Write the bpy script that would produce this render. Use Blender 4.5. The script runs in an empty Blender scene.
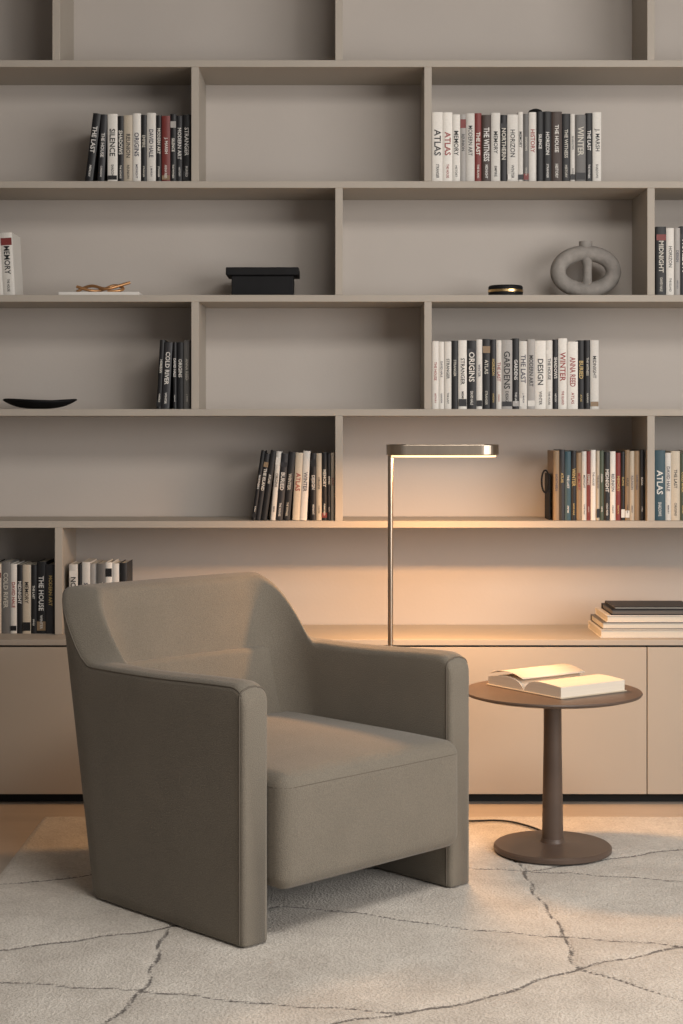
import bpy, bmesh, math, random
import numpy as np
from mathutils import Vector, Matrix
random.seed(7)
S = bpy.context.scene
COL = S.collection

# ------------------------------------------------------------ helpers
def sm(a, b, x):
    t = max(0.0, min(1.0, (x-a)/(b-a)))
    return t*t*(3-2*t)

def mat(name, color, rough=0.6, metal=0.0, var=0.06, vscale=6.0, bump=0.0, bscale=200.0, sheen=0.0, spec=0.4, stretch=None, bdist=0.002, fleck=0.0):
    m = bpy.data.materials.new(name); m.use_nodes = True
    nt = m.node_tree; b = nt.nodes['Principled BSDF']
    b.inputs['Roughness'].default_value = rough
    b.inputs['Metallic'].default_value = metal
    b.inputs['Specular IOR Level'].default_value = spec
    if sheen:
        b.inputs['Sheen Weight'].default_value = sheen
        b.inputs['Sheen Roughness'].default_value = 0.5
    tc = nt.nodes.new('ShaderNodeTexCoord')
    mp = nt.nodes.new('ShaderNodeMapping')
    if stretch: mp.inputs['Scale'].default_value = stretch
    nt.links.new(tc.outputs['Object'], mp.inputs['Vector'])
    n = nt.nodes.new('ShaderNodeTexNoise'); n.inputs['Scale'].default_value = vscale
    n.inputs['Detail'].default_value = 5
    nt.links.new(mp.outputs[0], n.inputs['Vector'])
    r = nt.nodes.new('ShaderNodeValToRGB')
    c = color
    r.color_ramp.elements[0].position = 0.3; r.color_ramp.elements[1].position = 0.7
    r.color_ramp.elements[0].color = (c[0]*(1-var), c[1]*(1-var), c[2]*(1-var), 1)
    r.color_ramp.elements[1].color = (min(1, c[0]*(1+var)), min(1, c[1]*(1+var)), min(1, c[2]*(1+var)), 1)
    nt.links.new(n.outputs['Fac'], r.inputs[0])
    out = r.outputs[0]
    if bump:
        n2 = nt.nodes.new('ShaderNodeTexNoise'); n2.inputs['Scale'].default_value = bscale
        n2.inputs['Detail'].default_value = 3
        nt.links.new(mp.outputs[0], n2.inputs['Vector'])
        bp = nt.nodes.new('ShaderNodeBump'); bp.inputs['Strength'].default_value = bump
        bp.inputs['Distance'].default_value = bdist
        nt.links.new(n2.outputs['Fac'], bp.inputs['Height'])
        nt.links.new(bp.outputs[0], b.inputs['Normal'])
        if fleck:
            fr = nt.nodes.new('ShaderNodeValToRGB')
            fr.color_ramp.elements[0].position=0.38; fr.color_ramp.elements[1].position=0.62
            fr.color_ramp.elements[0].color=(1-fleck,)*3+(1,); fr.color_ramp.elements[1].color=(1,1,1,1)
            nt.links.new(n2.outputs['Fac'], fr.inputs[0])
            mu=nt.nodes.new('ShaderNodeMix'); mu.data_type='RGBA'; mu.blend_type='MULTIPLY'; mu.inputs[0].default_value=1
            nt.links.new(out,mu.inputs[6]); nt.links.new(fr.outputs[0],mu.inputs[7]); out=mu.outputs[2]
    nt.links.new(out, b.inputs['Base Color'])
    return m

def emis(name, color, strength):
    m = bpy.data.materials.new(name); m.use_nodes = True
    b = m.node_tree.nodes['Principled BSDF']
    b.inputs['Base Color'].default_value = (*color, 1)
    b.inputs['Emission Color'].default_value = (*color, 1)
    b.inputs['Emission Strength'].default_value = strength
    return m

def mkobj(name, verts, faces, m=None, smooth=False, parent=None, loc=(0,0,0)):
    me = bpy.data.meshes.new(name)
    me.from_pydata([tuple(v) for v in verts], [], faces)
    me.validate()
    bm = bmesh.new(); bm.from_mesh(me); bmesh.ops.recalc_face_normals(bm, faces=bm.faces); bm.to_mesh(me); bm.free()
    if smooth:
        for p in me.polygons: p.use_smooth = True
    o = bpy.data.objects.new(name, me); COL.objects.link(o)
    if m: me.materials.append(m)
    o.location = loc
    if parent: o.parent = parent
    return o

def empty(name, loc=(0,0,0), rz=0.0):
    e = bpy.data.objects.new(name, None); COL.objects.link(e)
    e.location = loc; e.rotation_euler = (0,0,rz); e.empty_display_size = 0.1
    return e

BOXF = [(0,1,2,3),(4,7,6,5),(0,4,5,1),(1,5,6,2),(2,6,7,3),(3,7,4,0)]
def boxv(x0,x1,y0,y1,z0,z1):
    return [(x0,y0,z0),(x0,y1,z0),(x1,y1,z0),(x1,y0,z0),(x0,y0,z1),(x0,y1,z1),(x1,y1,z1),(x1,y0,z1)]

def boxes(name, lst, m, bevel=0.002, parent=None):
    V=[];F=[]
    for b in lst:
        o=len(V); V+=boxv(*b); F+=[tuple(i+o for i in f) for f in BOXF]
    ob = mkobj(name,V,F,m,parent=parent)
    if bevel:
        md=ob.modifiers.new('bevel','BEVEL'); md.width=bevel; md.segments=2; md.limit_method='ANGLE'
    return ob

def lathe(name, prof, m, seg=64, parent=None, loc=(0,0,0), smooth=True):
    V=[];F=[]
    n=len(prof)
    for i in range(seg):
        a=2*math.pi*i/seg
        for r,z in prof: V.append((r*math.cos(a), r*math.sin(a), z))
    for i in range(seg):
        j=(i+1)%seg
        for k in range(n-1):
            F.append((i*n+k, j*n+k, j*n+k+1, i*n+k+1))
    ob=mkobj(name,V,F,m,smooth=smooth,parent=parent,loc=loc)
    bm=bmesh.new(); bm.from_mesh(ob.data); bmesh.ops.remove_doubles(bm,verts=bm.verts,dist=1e-6)
    bmesh.ops.recalc_face_normals(bm,faces=bm.faces); bm.to_mesh(ob.data); bm.free()
    try:
        bpy.context.view_layer.objects.active=ob
        ob.data.set_sharp_from_angle(angle=math.radians(35))
    except Exception: pass
    return ob

def tube(name, pts, r, m, cyclic=False, parent=None, smooth_curve=False):
    cu=bpy.data.curves.new(name,'CURVE'); cu.dimensions='3D'
    sp=cu.splines.new('NURBS' if smooth_curve else 'POLY'); sp.points.add(len(pts)-1)
    for p,q in zip(sp.points,pts): p.co=(*q,1)
    sp.use_cyclic_u=cyclic
    if smooth_curve: sp.order_u=4; sp.use_endpoint_u=not cyclic; cu.resolution_u=8
    cu.bevel_depth=r; cu.bevel_resolution=3; cu.use_fill_caps=True
    ob=bpy.data.objects.new(name,cu); COL.objects.link(ob); cu.materials.append(m)
    if parent: ob.parent=parent
    return ob

def rbox(name, cx,cy,cz, sx,sy,sz, r, m, n=22, crown=0.0, fn=None, parent=None):
    """soft upholstered block, half sizes sx,sy,sz"""
    bm=bmesh.new(); bmesh.ops.create_cube(bm,size=2.0)
    bmesh.ops.subdivide_edges(bm,edges=bm.edges,cuts=n,use_grid_fill=True)
    s=Vector((sx,sy,sz))
    def warp(t,si):
        k=1-r/si
        if abs(t)<=0.6: return t/0.6*k*si
        return math.copysign(k*si+(abs(t)-0.6)/0.4*r,t)
    for v in bm.verts:
        p=Vector([warp(v.co[i],s[i]) for i in range(3)])
        core=Vector([max(-(s[i]-r),min(s[i]-r,p[i])) for i in range(3)])
        d=p-core
        if d.length>1e-9:
            p=core+d.normalized()*r
        if crown and p.z>0: p.z+=crown*(1-(p.x/sx)**2)*(1-(p.y/sy)**4)*(p.z/sz)
        if fn: p=fn(p)
        v.co=p+Vector((cx,cy,cz))
    bmesh.ops.recalc_face_normals(bm,faces=bm.faces)
    me=bpy.data.meshes.new(name); bm.to_mesh(me); bm.free()
    for p in me.polygons: p.use_smooth=True
    me.materials.append(m)
    o=bpy.data.objects.new(name,me); COL.objects.link(o)
    if parent: o.parent=parent
    return o

# ------------------------------------------------------------ materials
M_wall  = mat('painted_wall',(0.50,0.458,0.42),0.85,var=0.03,vscale=2.5,bump=0.15,bscale=90)
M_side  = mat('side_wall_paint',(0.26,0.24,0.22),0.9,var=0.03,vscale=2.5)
M_shelf = mat('shelf_lacquer',(0.405,0.363,0.312),0.6,var=0.03,vscale=4,bump=0.05,bscale=150)
M_cab   = mat('cabinet_lacquer',(0.43,0.375,0.312),0.55,var=0.02,vscale=3)
M_black = mat('plinth_black',(0.012,0.012,0.012),0.7)
M_floor = mat('oak_floor',(0.46,0.39,0.325),0.5,var=0.06,vscale=3,stretch=(0.4,5,1),bump=0.1,bscale=60)
M_ceil  = mat('ceiling_paint',(0.35,0.335,0.315),0.9,var=0.02)
M_fab   = mat('taupe_wool',(0.212,0.187,0.150),0.92,var=0.05,vscale=9,bump=0.7,bscale=380,sheen=0.2,spec=0.2,fleck=0.18)
M_seam  = mat('taupe_piping',(0.13,0.112,0.09),0.9,var=0.05)
M_tab   = mat('bronze_lacquer',(0.105,0.072,0.055),0.42,var=0.08,vscale=12,bump=0.08,bscale=300)
M_steel = mat('brushed_bronze',(0.46,0.38,0.30),0.30,metal=1.0,var=0.08,vscale=30,stretch=(1,1,0.2))
M_glow  = emis('led_diffuser',(1.0,0.66,0.34),2.2)
M_cord  = mat('cord_black',(0.015,0.013,0.012),0.5)
M_matblk= mat('matte_black',(0.006,0.006,0.007),0.65,var=0.2,vscale=20,spec=0.25)
M_gold  = mat('polished_brass',(0.75,0.52,0.25),0.25,metal=1.0)
M_copper= mat('antique_copper',(0.48,0.25,0.11),0.38,metal=0.6,var=0.25,vscale=25)
M_stone = mat('rough_ceramic',(0.27,0.25,0.23),0.9,var=0.2,vscale=25,bump=1.0,bscale=90)
M_page  = mat('book_paper',(0.76,0.68,0.57),0.8,var=0.05,vscale=3,stretch=(1,1,120))
M_cover = mat('book_cloth',(0.55,0.47,0.36),0.8)
M_white = mat('white_board',(0.72,0.69,0.65),0.7)

def book_mat():
    m=bpy.data.materials.new('book_jackets'); m.use_nodes=True
    nt=m.node_tree; b=nt.nodes['Principled BSDF']
    a=nt.nodes.new('ShaderNodeAttribute'); a.attribute_name='Col'
    n=nt.nodes.new('ShaderNodeTexNoise'); n.inputs['Scale'].default_value=60
    mx=nt.nodes.new('ShaderNodeMix'); mx.data_type='RGBA'; mx.blend_type='MULTIPLY'; mx.inputs[0].default_value=0.2
    nt.links.new(a.outputs['Color'],mx.inputs[6]); nt.links.new(n.outputs['Fac'],mx.inputs[7])
    nt.links.new(mx.outputs[2],b.inputs['Base Color'])
    b.inputs['Roughness'].default_value=0.5
    return m
M_book=book_mat()

# ------------------------------------------------------------ room
YB=5.556
FZ=-0.012
boxes('floor',[(-2.6,3.2,-1.6,YB+0.1,FZ-0.1,FZ)],M_floor,bevel=0)
boxes('wall_back',[(-2.6,3.2,YB,YB+0.12,FZ,3.0)],M_wall,bevel=0)
boxes('wall_left',[(-2.72,-2.6,-1.6,YB+0.12,FZ,3.0)],M_side,bevel=0)
# right wall with a tall window opening
boxes('wall_right',[(3.2,3.32,-1.6,-0.2,FZ,3.0),(3.2,3.32,3.2,YB+0.12,FZ,3.0),(3.2,3.32,-0.2,3.2,FZ,0.5),(3.2,3.32,-0.2,3.2,2.8,3.0)],M_side,bevel=0)
boxes('window_1',[(3.22,3.28,-0.2,-0.15,0.5,2.8),(3.22,3.28,3.15,3.2,0.5,2.8),(3.22,3.28,1.47,1.53,0.5,2.8),
                  (3.22,3.28,-0.15,3.15,0.5,0.55),(3.22,3.28,-0.15,3.15,2.75,2.8)],M_white,bevel=0.003)
boxes('ceiling',[(-2.72,3.32,-1.6,YB+0.12,3.0,3.1)],M_ceil,bevel=0)

# ------------------------------------------------------------ shelving
SF=5.276                     # shelf front plane
YE=YB-0.001
T=0.022
SZ=[2.730,2.343,1.956,1.592,1.227,0.869]   # top faces
XL,XR=-2.3,2.3
L=[(XL,XR,SF,YE,z-T,z) for z in SZ]
CT=0.505
def div(x,zlo,zhi): L.append((x-0.012,x+0.012,SF+0.001,YE,zlo,zhi-T))
for x in (-0.913,-0.008,0.990,1.9): div(x,SZ[1],SZ[0])
for x in (-1.45,-0.4685,0.2766,1.45): div(x,SZ[2],SZ[1])
for x in (-1.45,-0.008,0.990,1.9): div(x,SZ[3],SZ[2])
for x in (-1.45,-0.4685,0.2766,1.45): div(x,SZ[4],SZ[3])
for x in (-1.45,-0.008,0.990,1.9): div(x,SZ[5],SZ[4])
for x in (-0.905,1.6): div(x,CT+0.0005,SZ[5])
for x in (XL-0.012,XR+0.012): L.append((x-0.012,x+0.012,SF,YE,CT+0.0005,SZ[0]))
boxes('built_in_bookshelf',L,M_shelf,bevel=0.0012)

cab=empty('low_cabinet',(0,0,0))
CF=5.156
boxes('cabinet_top',[(XL-0.024,XR+0.024,CF-0.002,YE-0.001,CT-0.018,CT)],M_shelf,bevel=0.0015,parent=cab)
boxes('carcass',[(XL-0.02,XR+0.02,CF+0.02,YE-0.001,0.03,CT-0.018)],M_black,bevel=0,parent=cab)
seams=[-2.32,-1.69,-0.80,0.07,0.955,1.84,2.32]
boxes('doors',[(a+0.0015,b-0.0015,CF,CF+0.019,0.022,CT-0.024) for a,b in zip(seams[:-1],seams[1:])],M_cab,bevel=0.0012,parent=cab)
boxes('plinth',[(XL,XR,CF+0.05,YE-0.001,FZ,0.03)],M_black,bevel=0,parent=cab)

# ------------------------------------------------------------ rug
def make_rug():
    x0,x1,y0,y1=-0.90,2.3,2.0,4.97
    st=0.011
    nx=int((x1-x0)/st)+1; ny=int((y1-y0)/st)+1
    xs=np.linspace(x0,x1,nx); ys=np.linspace(y0,y1,ny)
    X,Y=np.meshgrid(xs,ys)
    lines=[[(-0.95,4.22),(-0.877,4.235),(-0.78,4.25),(-0.657,4.311),(-0.3,4.40),(0.1,4.37),(0.342,4.39),(0.6,4.34),(0.88,4.25),(1.5,4.30),(2.3,4.1)],
           [(-0.95,3.63),(-0.763,3.688),(-0.639,3.746),(-0.402,3.867),(-0.162,4.029),(-0.004,3.979),(0.254,3.867),(0.568,3.775),(0.769,3.717),(1.4,3.62),(2.3,3.75)],
           [(-0.402,3.867),(-0.405,3.681),(-0.421,3.43),(-0.5,3.0),(-0.45,2.0)],
           [(-0.9,3.52),(-0.72,3.48),(-0.419,3.43),(-0.165,3.34),(0.117,3.30),(0.283,3.376),(0.515,3.564),(0.769,3.717)],
           [(0.20,3.34),(-0.023,3.233),(-0.2,3.0),(0.1,2.0)],
           [(0.43,4.62),(0.486,4.37),(0.497,4.029),(0.515,3.564),(0.85,3.2),(0.9,2.0)],
           [(0.50,4.37),(0.729,4.482),(0.948,4.579),(1.5,4.7),(2.3,4.6)],
           [(1.4,4.97),(1.45,4.3),(1.4,3.62),(1.6,3.0),(1.5,2.0)],
           [(-0.9,2.7),(-0.45,2.6),(0.2,2.75),(0.87,3.0),(1.6,3.0),(2.3,2.8)]]
    wx=X+0.008*np.sin(9*Y+3*X)+0.005*np.sin(37*Y+11*X)
    wy=Y+0.008*np.sin(8*X-2*Y)+0.005*np.sin(41*X+7*Y)
    D=np.full(X.shape,9.0)
    for ln in lines:
        for (ax,ay),(bx,by) in zip(ln[:-1],ln[1:]):
            dx,dy=bx-ax,by-ay; l2=dx*dx+dy*dy
            t=np.clip(((wx-ax)*dx+(wy-ay)*dy)/l2,0,1)
            D=np.minimum(D,np.hypot(wx-ax-t*dx,wy-ay-t*dy))
    rs=np.random.RandomState(3)
    Z=-0.0024+0.0012*np.sin(5*X+2*np.sin(3*Y))*np.sin(6*Y+X)+rs.uniform(-0.0006,0.0006,X.shape)
    Z-=0.003*np.exp(-(D/0.010)**2)
    edge=np.minimum(np.minimum(X-x0,x1-X),np.minimum(Y-y0,y1-Y))
    Z=np.where(edge<0.001,FZ,Z)
    V=np.stack([X,Y,Z],-1).reshape(-1,3)
    F=[(j*nx+i,j*nx+i+1,(j+1)*nx+i+1,(j+1)*nx+i) for j in range(ny-1) for i in range(nx-1)]
    me=bpy.data.meshes.new('area_rug'); me.from_pydata(V.tolist(),[],F)
    at=me.attributes.new('line_d','FLOAT','POINT'); at.data.foreach_set('value',D.reshape(-1).astype(np.float32))
    for p in me.polygons: p.use_smooth=True
    o=bpy.data.objects.new('area_rug',me); COL.objects.link(o)
    m=bpy.data.materials.new('rug_wool'); m.use_nodes=True; nt=m.node_tree; b=nt.nodes['Principled BSDF']
    b.inputs['Roughness'].default_value=1.0; b.inputs['Specular IOR Level'].default_value=0.1
    b.inputs['Sheen Weight'].default_value=0.2
    tc=nt.nodes.new('ShaderNodeTexCoord')
    n1=nt.nodes.new('ShaderNodeTexNoise'); n1.inputs['Scale'].default_value=5; n1.inputs['Detail'].default_value=8; n1.inputs['Roughness'].default_value=0.7
    n2=nt.nodes.new('ShaderNodeTexNoise'); n2.inputs['Scale'].default_value=170; n2.inputs['Detail'].default_value=3
    for n in (n1,n2): nt.links.new(tc.outputs['Object'],n.inputs['Vector'])
    r=nt.nodes.new('ShaderNodeValToRGB')
    r.color_ramp.elements[0].position=0.35; r.color_ramp.elements[0].color=(0.57,0.52,0.46,1)
    r.color_ramp.elements[1].position=0.65; r.color_ramp.elements[1].color=(0.74,0.69,0.62,1)
    nt.links.new(n1.outputs['Fac'],r.inputs[0])
    r2=nt.nodes.new('ShaderNodeValToRGB')
    r2.color_ramp.elements[0].position=0.3; r2.color_ramp.elements[0].color=(0.78,0.77,0.75,1)
    r2.color_ramp.elements[1].position=0.62; r2.color_ramp.elements[1].color=(1.0,1.0,1.0,1)
    nt.links.new(n2.outputs['Fac'],r2.inputs[0])
    mul=nt.nodes.new('ShaderNodeMix'); mul.data_type='RGBA'; mul.blend_type='MULTIPLY'; mul.inputs[0].default_value=1
    nt.links.new(r.outputs[0],mul.inputs[6]); nt.links.new(r2.outputs[0],mul.inputs[7])
    a=nt.nodes.new('ShaderNodeAttribute'); a.attribute_name='line_d'
    ad=nt.nodes.new('ShaderNodeMath'); ad.operation='MULTIPLY_ADD'; ad.inputs[1].default_value=0.010
    nt.links.new(n2.outputs['Fac'],ad.inputs[0]); nt.links.new(a.outputs['Fac'],ad.inputs[2])
    mr=nt.nodes.new('ShaderNodeMapRange'); mr.inputs[1].default_value=0.0078; mr.inputs[2].default_value=0.0115; mr.inputs[3].default_value=0.92; mr.inputs[4].default_value=0
    nt.links.new(ad.outputs[0],mr.inputs[0])
    mx=nt.nodes.new('ShaderNodeMix'); mx.data_type='RGBA'
    nt.links.new(mr.outputs[0],mx.inputs[0]); nt.links.new(mul.outputs[2],mx.inputs[6]); mx.inputs[7].default_value=(0.085,0.072,0.062,1)
    nt.links.new(mx.outputs[2],b.inputs['Base Color'])
    bp=nt.nodes.new('ShaderNodeBump'); bp.inputs['Strength'].default_value=0.8; bp.inputs['Distance'].default_value=0.006
    nt.links.new(n2.outputs['Fac'],bp.inputs['Height']); nt.links.new(bp.outputs[0],b.inputs['Normal'])
    me.materials.append(m)
    return o
make_rug()

# ------------------------------------------------------------ armchair
def make_chair():
    root=empty('armchair',(0.056,3.957,-0.002),math.radians(44.4))
    # local: x right, y back, z up
    W,D,R=0.385,0.64,0.11
    Wi,Di,Ri=0.308,0.60,0.11
    LZ=0.16
    def path(W,D,R):
        P=[]
        na=[0,0.0015,0.004,0.007,0.010,0.014,0.02,0.028,0.038,0.05]
        Yc=D-R
        ys=na+list(np.linspace(0.07,Yc,26))
        for y in ys: P.append((-W,y))
        for k in range(1,13):
            a=math.pi/2*k/12; P.append((-W+R-R*math.cos(a),Yc+R*math.sin(a)))
        for x in np.linspace(-W+R,W-R,26)[1:-1]: P.append((x,D))
        return P+[(-x,y) for x,y in reversed(P[:len(ys)+12])]
    Po=path(W,D,R); Pi=path(Wi,Di,Ri); N=len(Po)
    def lean_o(p,z):
        w=sm(0.25,D,p[1]); return (p[0]*(1-0.02*w*z/0.75), p[1]+w*LZ*z/0.755)
    def lean_i(p,z):
        w=sm(0.25,Di,p[1]); return (p[0]*(1+0.07*w*sm(0.5,0.75,z)), p[1]+w*0.24*max(0,z-0.36))
    def H(q):
        h=0.594-0.012*sm(0,0.45,q)+0.175*(0.5*sm(0.50,0.625,q)+0.5*max(0,min(1,(q-0.52)/0.105)))
        rr=0.045
        if q<rr: h-=rr-math.sqrt(max(0,rr*rr-(rr-q)**2))
        return h
    rows=[];e=0.012
    for i in range(N):
        po,pi=Po[i],Pi[i]; q=po[1]; h=H(q)
        ins=0
        if q<e: ins=e-math.sqrt(max(0,e*e-(e-q)**2))
        sec=[]
        r=0.022; zb=0.004
        hh=h-r
        zs=[zb,zb+0.004]+list(np.linspace(0.03,hh,16))
        def put(a,z):   # a: 0 outer .. 1 inner
            o=lean_o(po,z); n=lean_i(pi,z)
            th=math.hypot(o[0]-n[0],o[1]-n[1])
            f=(ins+a*(th-2*ins))/th if a<=1 else 1
            sec.append((o[0]+(n[0]-o[0])*f,o[1]+(n[1]-o[1])*f,z))
        for k,z in enumerate(zs): put(0.03 if k==0 else 0,z)
        o=lean_o(po,hh); n=lean_i(pi,hh); th=math.hypot(o[0]-n[0],o[1]-n[1])
        for k in range(1,7):
            ph=math.pi/2*k/6; put(r/th*(1-math.cos(ph)),hh+(r-0.002)*math.sin(ph))
        for a in np.linspace(r/th,1-r/th,6)[1:-1]:
            put(a,h-0.002+0.003*math.sin(math.pi*a))
        for k in range(6,0,-1):
            ph=math.pi/2*k/6; put(1-r/th*(1-math.cos(ph)),hh+(r-0.002)*math.sin(ph))
        for k,z in enumerate(reversed(zs)): put(0.97 if k==len(zs)-1 else 1,z)
        rows.append(sec)
    M=len(rows[0]); V=[v for s in rows for v in s]; F=[]
    for i in range(N-1):
        for k in range(M):
            k2=(k+1)%M
            F.append((i*M+k,(i+1)*M+k,(i+1)*M+k2,i*M+k2))
    F.append(tuple(range(M))); F.append(tuple((N-1)*M+k for k in reversed(range(M))))
    mkobj('arm_and_back_shell',V,F,M_fab,smooth=True,parent=root)
    for nm,idx in (('front_piping_l',5),('front_piping_r',N-6)):
        tube(nm,[rows[idx][k] for k in range(1,M-1)],0.0022,M_seam,parent=root)
    tube('top_piping',[tuple(rows[i][19]) for i in range(4,N-4)],0.0018,M_seam,parent=root)
    # seat
    sx,sy,sz=0.306,0.325,0.134
    cy=0.281; cz=0.250
    rbox('seat_cushion',0,cy,cz,sx,sy,sz,0.036,M_fab,crown=0.018,parent=root)
    z=cz+sz-0.013
    def corner(cx,cyy,a0):
        return [(cx+0.0345*math.cos(a0+t*math.pi/10),cyy+0.0345*math.sin(a0+t*math.pi/10),z-0.019) for t in range(6)]
    pts=[(-sx,0.45,z-0.019)]+corner(-sx+0.036,cy-sy+0.036,math.pi)+corner(sx-0.036,cy-sy+0.036,1.5*math.pi)+[(sx,0.45,z-0.019)]
    tube('seat_piping',pts,0.0016,M_seam,parent=root)
    # flush lumbar panel below the upper back panel
    def lean(p):
        p.y+=p.z*0.26
        return p
    rbox('lumbar_cushion',0,0.637,0.457,0.306,0.032,0.105,0.013,M_fab,crown=0.0,fn=lean,parent=root)
    boxes('underframe',[(-0.31,0.31,0.12,0.56,0.085,0.125)],M_black,bevel=0.003,parent=root)
    return root
make_chair()

# ------------------------------------------------------------ side table
tb=empty('side_table',(0.583,4.557,0))
lathe('base',[(0,0.0),(0.158,0.0),(0.162,0.003),(0.162,0.012),(0.157,0.0165),(0.05,0.020),(0.034,0.024),(0.0305,0.034),(0,0.034)],M_tab,seg=96,parent=tb)
lathe('stem',[(0,0.02),(0.0295,0.02),(0.0275,0.15),(0.0250,0.30),(0.0245,0.40),(0.027,0.418),(0.040,0.424),(0,0.424)],M_tab,parent=tb)
lathe('top',[(0,0.420),(0.12,0.420),(0.222,0.427),(0.243,0.433),(0.2455,0.437),(0.2435,0.4405),(0,0.4405)],M_tab,seg=128,parent=tb)

# ------------------------------------------------------------ open book
def open_book():
    root=empty('open_book',(0.597,4.600,0.4408),math.radians(35))
    h=0.118; w=0.150
    def half(sgn,th,name,lift):
        n=16; V=[];F=[]
        top=[];bot=[]
        for i in range(n+1):
            t=i/n; y=sgn*(w*t)
            zt=0.004+th*(1-math.exp(-t*9))*(1.0-0.10*t)+lift*math.sin(math.pi*min(1,t*1.0))
            zb=0.003
            top.append((y,zt)); bot.append((y+sgn*0.0,zb))
        for x in (-h,h):
            for y,z in top: V.append((x,y,z))
            for y,z in bot: V.append((x,y,z))
        m=n+1
        for i in range(n):
            F.append((i,i+1,2*m+i+1,2*m+i))
            F.append((m+i,3*m+i,3*m+i+1,m+i+1))
            F.append((i,m+i,m+i+1,i+1))
            F.append((2*m+i,2*m+i+1,3*m+i+1,3*m+i))
        F.append((n,m+n,3*m+n,2*m+n)); F.append((0,2*m,3*m,m))
        return mkobj(name,V,F,M_page,parent=root)
    half(-1,0.030,'pages_right',0.003)
    half(1,0.022,'pages_left',0.009)
    V=[];F=[];n=14
    for i in range(n+1):
        t=i/n; y=0.003+0.142*t; z=0.026+0.022*math.sin(math.pi*(0.12+0.75*t))
        V+=[(-h+0.001,y,z),(h-0.001,y,z)]
    for i in range(n): F.append((2*i,2*i+1,2*i+3,2*i+2))
    lf=mkobj('loose_leaf',V,F,M_page,smooth=True,parent=root)
    sd=lf.modifiers.new('t','SOLIDIFY'); sd.thickness=0.0006
    boxes('cover',[(-h-0.004,h+0.004,-w-0.005,w+0.005,0.0,0.003)],M_cover,bevel=0.001,parent=root)
open_book()

# ------------------------------------------------------------ floor lamp
lp=empty('floor_lamp',(0.144,4.85,0.0))
lathe('base',[(0,0),(0.108,0),(0.11,0.003),(0.11,0.012),(0.107,0.015),(0,0.015)],M_steel,parent=lp)
lathe('pole',[(0,0.01),(0.0078,0.01),(0.0078,1.105),(0,1.105)],M_steel,seg=24,parent=lp)
def stadium(name,x0,x1,r,z0,z1,m,rr=0.006):
    def ring(r2,z):
        pts=[]
        for k in range(25):
            a=math.pi/2+math.pi*k/24; pts.append((x0+r+r2*math.cos(a),r2*math.sin(a),z))
        for k in range(25):
            a=-math.pi/2+math.pi*k/24; pts.append((x1-r+r2*math.cos(a),r2*math.sin(a),z))
        return pts
    rings=[ring(r-rr,z0),ring(r-rr*0.3,z0+rr*0.3),ring(r,z0+rr),ring(r,z1-rr),ring(r-rr*0.3,z1-rr*0.3),ring(r-rr,z1)]
    n=50; V=[p for rg in rings for p in rg]; F=[]
    for i in range(5):
        for k in range(n): F.append((i*n+k,i*n+(k+1)%n,(i+1)*n+(k+1)%n,(i+1)*n+k))
    F.append(tuple(reversed(range(n)))); F.append(tuple(5*n+k for k in range(n)))
    o=mkobj(name,V,F,m,parent=lp); 
    return o
stadium('head',-0.012,0.318,0.055,1.086,1.118,M_steel,rr=0.003)
stadium('led_diffuser',0.002,0.310,0.049,1.0805,1.087,M_glow,rr=0.002)
tube('power_cord',[(0.1,0,0.004),(0.16,0.03,0.004),(0.235,0.02,0.004),(0.33,0.05,0.004),(0.40,-0.02,0.004),(0.45,-0.12,0.004),(0.46,-0.2,0.004)],0.003,M_cord,parent=lp,smooth_curve=True)
ld=bpy.data.lights.new('lamp_light','AREA'); ld.shape='RECTANGLE'; ld.size=0.26; ld.size_y=0.07; ld.energy=14; ld.color=(1.0,0.52,0.21)
lo=bpy.data.objects.new('lamp_light',ld); COL.objects.link(lo); lo.location=(0.157,0,1.078); lo.parent=lp

# ------------------------------------------------------------ books
WORDS=['BURIED','THE LAST','SHADOWS','NORTHERN','MEMORY','DAVID HALE','ANNA REED','MIDNIGHT','HISTORY','SILENCE','COLD RIVER','THE HOUSE','STRANGER','EMPIRE','HORIZON','GARDENS','WINTER','THE ISLAND','J. MARSH','ORIGINS','ATLAS','REUNION','THE WITNESS','DESIGN','MODERN ART']
WM={}
def wordmesh(w):
    if w in WM: return WM[w]
    cu=bpy.data.curves.new('w','FONT'); cu.body=w; cu.size=1.0; cu.resolution_u=2; cu.align_x='CENTER'; cu.align_y='CENTER'; cu.offset=0.018
    o=bpy.data.objects.new('w',cu); COL.objects.link(o)
    bpy.context.view_layer.update()
    dg=bpy.context.evaluated_depsgraph_get()
    me=bpy.data.meshes.new_from_object(o.evaluated_get(dg))
    v=[tuple(x.co) for x in me.vertices]; f=[tuple(p.vertices) for p in me.polygons]
    bpy.data.objects.remove(o); bpy.data.meshes.remove(me)
    xs=[p[0] for p in v]; ys=[p[1] for p in v]
    cx=(min(xs)+max(xs))/2; cy=(min(ys)+max(ys))/2
    v=[(p[0]-cx,p[1]-cy) for p in v]
    WM[w]=(v,f,max(xs)-min(xs),max(ys)-min(ys)); return WM[w]

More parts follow.
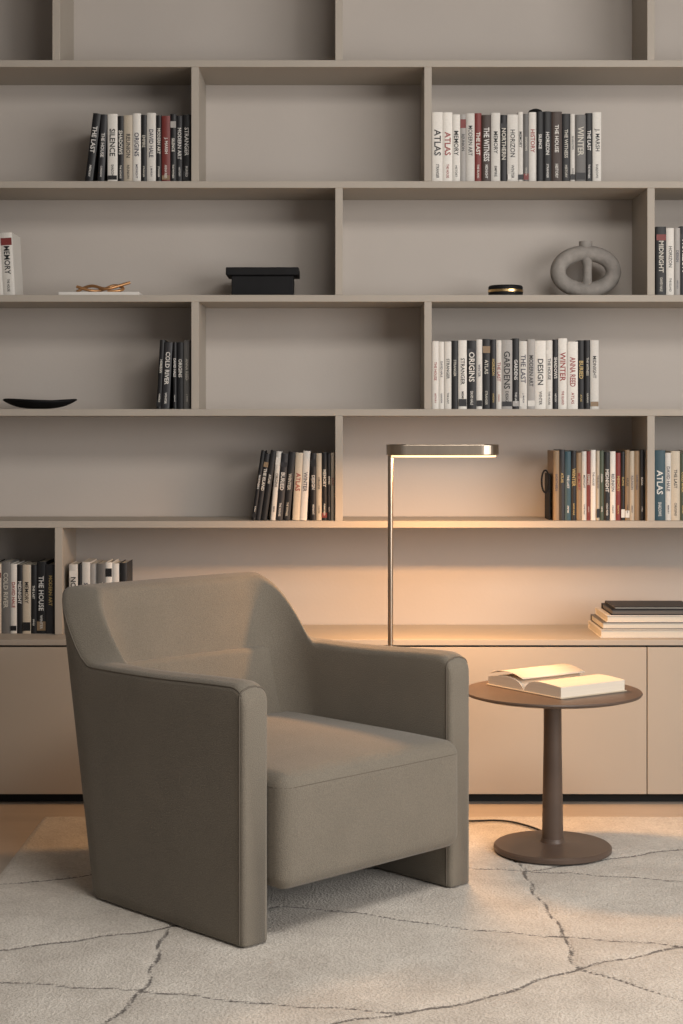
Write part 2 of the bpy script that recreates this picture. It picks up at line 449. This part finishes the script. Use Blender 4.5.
C={'w':(0.76,0.73,0.68),'c':(0.60,0.52,0.41),'k':(0.008,0.008,0.010),'d':(0.022,0.022,0.026),'b':(0.05,0.028,0.02),'r':(0.20,0.03,0.026),
   'g':(0.15,0.145,0.14),'t':(0.035,0.085,0.11),'n':(0.28,0.19,0.11),'y':(0.55,0.38,0.10),'e':(0.07,0.09,0.06),'l':(0.42,0.40,0.38)}
LIGHT='wclyn'
def book_group(name, x0, x1, z, y, spec, hmax=0.222, lean=None, depth=0.15):
    V=[];F=[];K=[]
    lean=lean or {}
    def add(vs,fs,col,T):
        o=len(V)
        V.extend([tuple(T@Vector(v)) for v in vs]); F.extend([tuple(i+o for i in f) for f in fs]); K.extend([col]*len(fs))
    n=len(spec)
    ws=[random.uniform(0.65,1.4) for _ in spec]
    tot=sum(ws); x=x0
    def gap(i):
        if i+1>=n: return 0
        return max(0,hmax*(math.sin(math.radians(lean.get(i,0)))-math.sin(math.radians(lean.get(i+1,0)))))
    avail=(x1-x0)-sum(gap(i) for i in range(n))
    for i,ch in enumerate(spec):
        t=avail*ws[i]/tot
        h=hmax*random.uniform(0.95,1.0); dp=depth*random.uniform(0.9,1.05)
        yy=y+random.uniform(0,0.006)
        a=math.radians(lean.get(i,0.0))
        tb=t*math.cos(a)
        col=C[ch]; v=random.uniform(0.85,1.12); col=tuple(min(1,c*v) for c in col)
        if a>=0: T=Matrix.Translation((x+t,yy,z))@Matrix.Rotation(a,4,'Y')@Matrix.Translation((-tb,0,0))
        else:    T=Matrix.Translation((x,yy,z))@Matrix.Rotation(a,4,'Y')
        g=0.0004; w=tb-g
        bt=min(0.0022,w*0.15)
        hard=random.random()<0.6; ins=0.003 if hard else 0.0004
        add(boxv(0,bt,0.002,dp,0,h),BOXF,col,T); add(boxv(w-bt,w,0.002,dp,0,h),BOXF,col,T)
        ns=6; pl=[]
        for k in range(ns+1):
            u=k/ns; pl.append((w*u, 0.002-0.0032*math.sin(math.pi*u)**0.7 if 0<u<1 else 0.002))
        vs=[(px,py,0) for px,py in pl]+[(px,py,h) for px,py in pl]+[(0,0.004,0),(w,0.004,0),(0,0.004,h),(w,0.004,h)]
        m=ns+1; fs=[(k,k+1,m+k+1,m+k) for k in range(ns)]
        fs.append(tuple(list(range(m))+[2*m+1,2*m])); fs.append(tuple([m+k for k in range(m)]+[2*m+3,2*m+2]))
        fs.append((2*m,2*m+1,2*m+3,2*m+2))
        add(vs,fs,col,T)
        add(boxv(bt,w-bt,0.004,dp-ins,ins,h-ins),BOXF,(0.62,0.57,0.48),T)
        light=ch in LIGHT
        tc=random.choice([(0.015,0.015,0.015),(0.02,0.02,0.02),(0.03,0.03,0.03),(0.05,0.05,0.08),(0.30,0.03,0.025)]) if light else random.choice([(0.80,0.77,0.70),(0.78,0.75,0.70),(0.6,0.57,0.50),(0.55,0.40,0.15),(0.75,0.73,0.70)])
        yf=-0.0016
        band=random.random()
        if band<0.35:
            bc=random.choice([C['d'],C['k'],C['w'],C['l'],C['n'],C['r']])
            zc=random.choice([h*0.04,h*0.80]); hh=random.uniform(0.012,0.03)
            add([(w*0.04,yf+0.0004,zc),(w*0.96,yf+0.0004,zc),(w*0.96,yf+0.0004,zc+hh),(w*0.04,yf+0.0004,zc+hh)],[(0,1,2,3)],bc,T)
        def text(wd,zc,maxlen,maxh):
            v,f,tw,thh=wordmesh(wd)
            s=min(maxlen/tw,maxh/thh); sy=min(maxh/thh,s*1.5)
            add([(w/2+p[1]*sy,yf,zc-p[0]*s) for p in v],f,tc,T)
        if w>0.008:
            text(random.choice(WORDS),h*random.uniform(0.54,0.62),h*random.uniform(0.40,0.60),w*random.uniform(0.36,0.64))
            if random.random()<0.7: text(random.choice(WORDS),h*0.16,h*0.20,w*0.28)
        x+=t+gap(i)
    me=bpy.data.meshes.new(name); me.from_pydata(V,[],F)
    ca=me.color_attributes.new('Col','FLOAT_COLOR','CORNER')
    buf=np.ones((len(me.loops),4),dtype=np.float32)
    for p,k in zip(me.polygons,K):
        buf[p.loop_start:p.loop_start+p.loop_total,:3]=k
    ca.data.foreach_set('color',buf.reshape(-1))
    me.materials.append(M_book)
    o=bpy.data.objects.new(name,me); COL.objects.link(o)
    return o

YS=5.305
book_group('row_of_books',-0.826,-0.484,SZ[2]+.0003,YS,'kdwkcwkwkrkdk',0.224,lean={0:7,1:3})
book_group('row_of_books',0.292,0.836,SZ[2]+.0003,YS,'wwwlwrbwkwwgwkkbkwgkw',0.228)
book_group('row_of_books',-1.32,-1.050,SZ[3]+.0003,YS,'kgwdkwww',0.206,lean={5:-3,6:-3,7:-3})
book_group('row_of_books',1.012,1.40,SZ[3]+.0003,YS,'kwldwkcgwkwdwk',0.228)
book_group('row_of_books',-0.596,-0.486,SZ[4]+.0003,YS,'kdkkg',0.224,lean={0:3,1:3})
book_group('row_of_books',0.292,0.828,SZ[4]+.0003,YS,'wwwkwkwkdwlkwlwwkwwkkw',0.228)
book_group('row_of_books',-0.290,-0.022,SZ[5]+.0003,YS,'kdkwdkcwkckdc',0.226,lean={0:8,1:8,2:8,3:5,4:5,5:5,6:3,7:3})
book_group('row_of_books',0.682,0.974,SZ[5]+.0003,YS,'ndtknwrwcekwrkncnk',0.228)
book_group('row_of_books',1.006,1.36,SZ[5]+.0003,YS,'twcewektwnwck',0.226)
book_group('row_of_books',-1.32,-0.920,CT+.0003,YS,'kwdkgwkdkcgwkckkd',0.232)
book_group('row_of_books',-0.876,-0.690,CT+.0003,YS,'wkwlgwwk',0.234)

def stack(name,x0,z,items,y0=5.20):
    V=[];F=[];K=[]
    def add(b,col):
        o=len(V); V.extend(boxv(*b)); F.extend([tuple(i+o for i in f) for f in BOXF]); K.extend([col]*6)
    for dx,w,d,t,cc,pc in items:
        xa=x0+dx
        add((xa,xa+w,y0,y0+d,z,z+0.0022),cc); add((xa,xa+w,y0,y0+d,z+t-0.0022,z+t),cc)
        add((xa,xa+w,y0+d-0.004,y0+d,z+0.002,z+t-0.002),cc)
        add((xa+0.004,xa+w-0.004,y0+0.004,y0+d-0.003,z+0.0022,z+t-0.0022),pc)
        z+=t+0.0004
    me=bpy.data.meshes.new(name); me.from_pydata(V,[],F)
    ca=me.color_attributes.new('Col','FLOAT_COLOR','CORNER'); buf=np.ones((len(me.loops),4),dtype=np.float32)
    for p,k in zip(me.polygons,K): buf[p.loop_start:p.loop_start+p.loop_total,:3]=k
    ca.data.foreach_set('color',buf.reshape(-1)); me.materials.append(M_book)
    o=bpy.data.objects.new(name,me); COL.objects.link(o)
    md=o.modifiers.new('b','BEVEL'); md.width=0.0006; md.segments=1
    return o
PG=(0.66,0.62,0.54)
stack('stack_of_books',0.815,CT+.0003,[(0,0.34,0.25,0.026,C['w'],PG),(0.006,0.32,0.24,0.022,C['g'],PG),(0.02,0.30,0.23,0.022,C['w'],PG),(0.035,0.27,0.20,0.018,C['k'],(0.1,0.09,0.08)),(0.045,0.25,0.19,0.008,C['d'],PG)])

# ------------------------------------------------------------ decor
def dish():
    V=[];F=[];nr=14;na=64
    for i in range(nr+1):
        r=i/nr
        for k in range(na):
            a=2*math.pi*k/na
            rx=0.120*r*(1+0.04*math.sin(3*a)); ry=0.080*r*(1+0.06*math.cos(4*a))
            z=0.004+0.026*r**3+0.003*r*r*math.sin(2*a+0.6)
            V.append((rx*math.cos(a),ry*math.sin(a),z))
    for i in range(nr):
        for k in range(na):
            F.append((i*na+k,i*na+(k+1)%na,(i+1)*na+(k+1)%na,(i+1)*na+k))
    o=mkobj('decorative_dish',V,F,M_matblk,smooth=True,loc=(-0.992,5.42,SZ[4]+0.001))
    md=o.modifiers.new('s','SOLIDIFY'); md.thickness=0.005; md.offset=0
dish()
bb=empty('lidded_box',(-0.256,5.40,SZ[3]))
boxes('body',[(-0.100,0.100,-0.06,0.06,0.0005,0.068)],M_matblk,bevel=0.002,parent=bb)
boxes('lid',[(-0.118,0.118,-0.072,0.072,0.068,0.094)],M_matblk,bevel=0.003,parent=bb)
sl=empty('brass_knot_ornament',(-0.78,5.38,SZ[3]))
boxes('white_slab',[(-0.13,0.13,-0.08,0.08,0.0005,0.012)],M_white,bevel=0.002,parent=sl)
tube('ribbon_a',[(-0.085,0.01,0.019),(-0.055,0.02,0.040),(-0.02,0.0,0.040),(0.01,-0.02,0.020),(0.045,-0.01,0.034),(0.088,0.015,0.050)],0.005,M_copper,parent=sl,smooth_curve=True)
tube('ribbon_b',[(-0.080,-0.02,0.034),(-0.03,-0.03,0.015),(0.0,0.0,0.022),(0.03,0.02,0.042),(0.055,0.02,0.040),(0.078,0.0,0.026),(0.05,-0.02,0.018),(0.02,-0.02,0.018)],0.005,M_copper,parent=sl,smooth_curve=True)
tn=empty('round_trinket_box',(0.535,5.38,SZ[3]))
lathe('tin_body',[(0,0.0005),(0.053,0.0005),(0.056,0.004),(0.056,0.016),(0,0.016)],M_matblk,parent=tn)
lathe('brass_band',[(0,0.016),(0.0575,0.016),(0.0575,0.024),(0,0.024)],M_gold,parent=tn)
lathe('tin_lid',[(0,0.024),(0.056,0.024),(0.056,0.034),(0.052,0.038),(0,0.038)],M_matblk,parent=tn)
vs=empty('ring_vase',(0.802,5.42,SZ[3]+0.0005))
def ringtube(name,f,n,r,cyc=True,seg=20):
    V=[];F=[]
    for i in range(n):
        t=i/(n if cyc else n-1)
        p=Vector(f(t)); q=Vector(f(t+1e-3)); d=(q-p).normalized()
        s=Vector((0,1,0)); u=d.cross(s).normalized(); rr=r(t)
        for k in range(seg):
            a=2*math.pi*k/seg; V.append(p+u*rr*math.cos(a)+s*rr*1.15*math.sin(a))
    for i in range(n if cyc else n-1):
        j=(i+1)%n
        for k in range(seg): F.append((i*seg+k,i*seg+(k+1)%seg,j*seg+(k+1)%seg,j*seg+k))
    if not cyc: F.append(tuple(range(seg))); F.append(tuple((n-1)*seg+k for k in range(seg)))
    return mkobj(name,V,F,M_stone,smooth=True,parent=vs)
ringtube('ring',lambda t:(0.091*math.cos(2*math.pi*t),0,0.0875+0.061*math.sin(2*math.pi*t)),72,lambda t:0.0255)
ringtube('bar',lambda t:(0.006*math.sin(math.pi*t),0,0.03+0.117*t),20,lambda t:0.014+0.010*abs(2*t-1)**2,cyc=False)
lathe('neck',[(0.014,0.150),(0.014,0.178),(0.019,0.186),(0.022,0.187),(0.022,0.182),(0.020,0.162),(0.024,0.150)],M_stone,parent=vs,seg=24)
be=empty('ring_bookend',(0.672,5.34,SZ[5]))
boxes('plate',[(-0.002,0.001,-0.02,0.10,0.0005,0.15)],M_matblk,bevel=0.0005,parent=be)
tube('ring',[(-0.010+0.012*math.cos(t)-0.004,-0.015,0.125+0.036*math.sin(t)) for t in np.linspace(0,2*math.pi,32,endpoint=False)],0.003,M_matblk,cyclic=True,parent=be)
pw=lathe('black_paperweight',[(0,0),(0.018,0.0),(0.024,0.006),(0.020,0.013),(0.008,0.018),(0,0.019)],M_matblk,seg=32,loc=(0.63,5.36,SZ[2]+0.2285))

# ------------------------------------------------------------ light
w=bpy.data.worlds.new('World'); S.world=w; w.use_nodes=True
bg=w.node_tree.nodes['Background']; bg.inputs[0].default_value=(0.98,0.97,1.0,1); bg.inputs[1].default_value=0.26
def area(name,loc,tgt,sx,sy,e,col):
    l=bpy.data.lights.new(name,'AREA'); l.shape='RECTANGLE'; l.size=sx; l.size_y=sy; l.energy=e; l.color=col
    o=bpy.data.objects.new(name,l); COL.objects.link(o); o.location=loc
    o.rotation_euler=(Vector(tgt)-Vector(loc)).to_track_quat('-Z','Y').to_euler()
area('window_daylight',(3.15,1.5,1.6),(0.0,4.6,1.1),3.0,2.0,115,(1.0,0.96,0.92))
area('overhead_fill',(0.8,2.4,2.93),(0.5,3.9,0.0),1.4,1.0,72,(1.0,0.945,0.88))  # added fill from above to brighten rug and chair, no real fixture

# ------------------------------------------------------------ camera
cd=bpy.data.cameras.new('camera'); co=bpy.data.objects.new('camera',cd); COL.objects.link(co)
co.location=(0,0,1.16); co.rotation_euler=(math.radians(90),0,0)
cd.sensor_fit='VERTICAL'; cd.sensor_height=36; cd.sensor_width=24; cd.lens=1650/1024*36
cd.shift_y=-82/1024; cd.clip_start=0.05
S.camera=co
S.view_settings.view_transform='Standard'
S.view_settings.look='None'
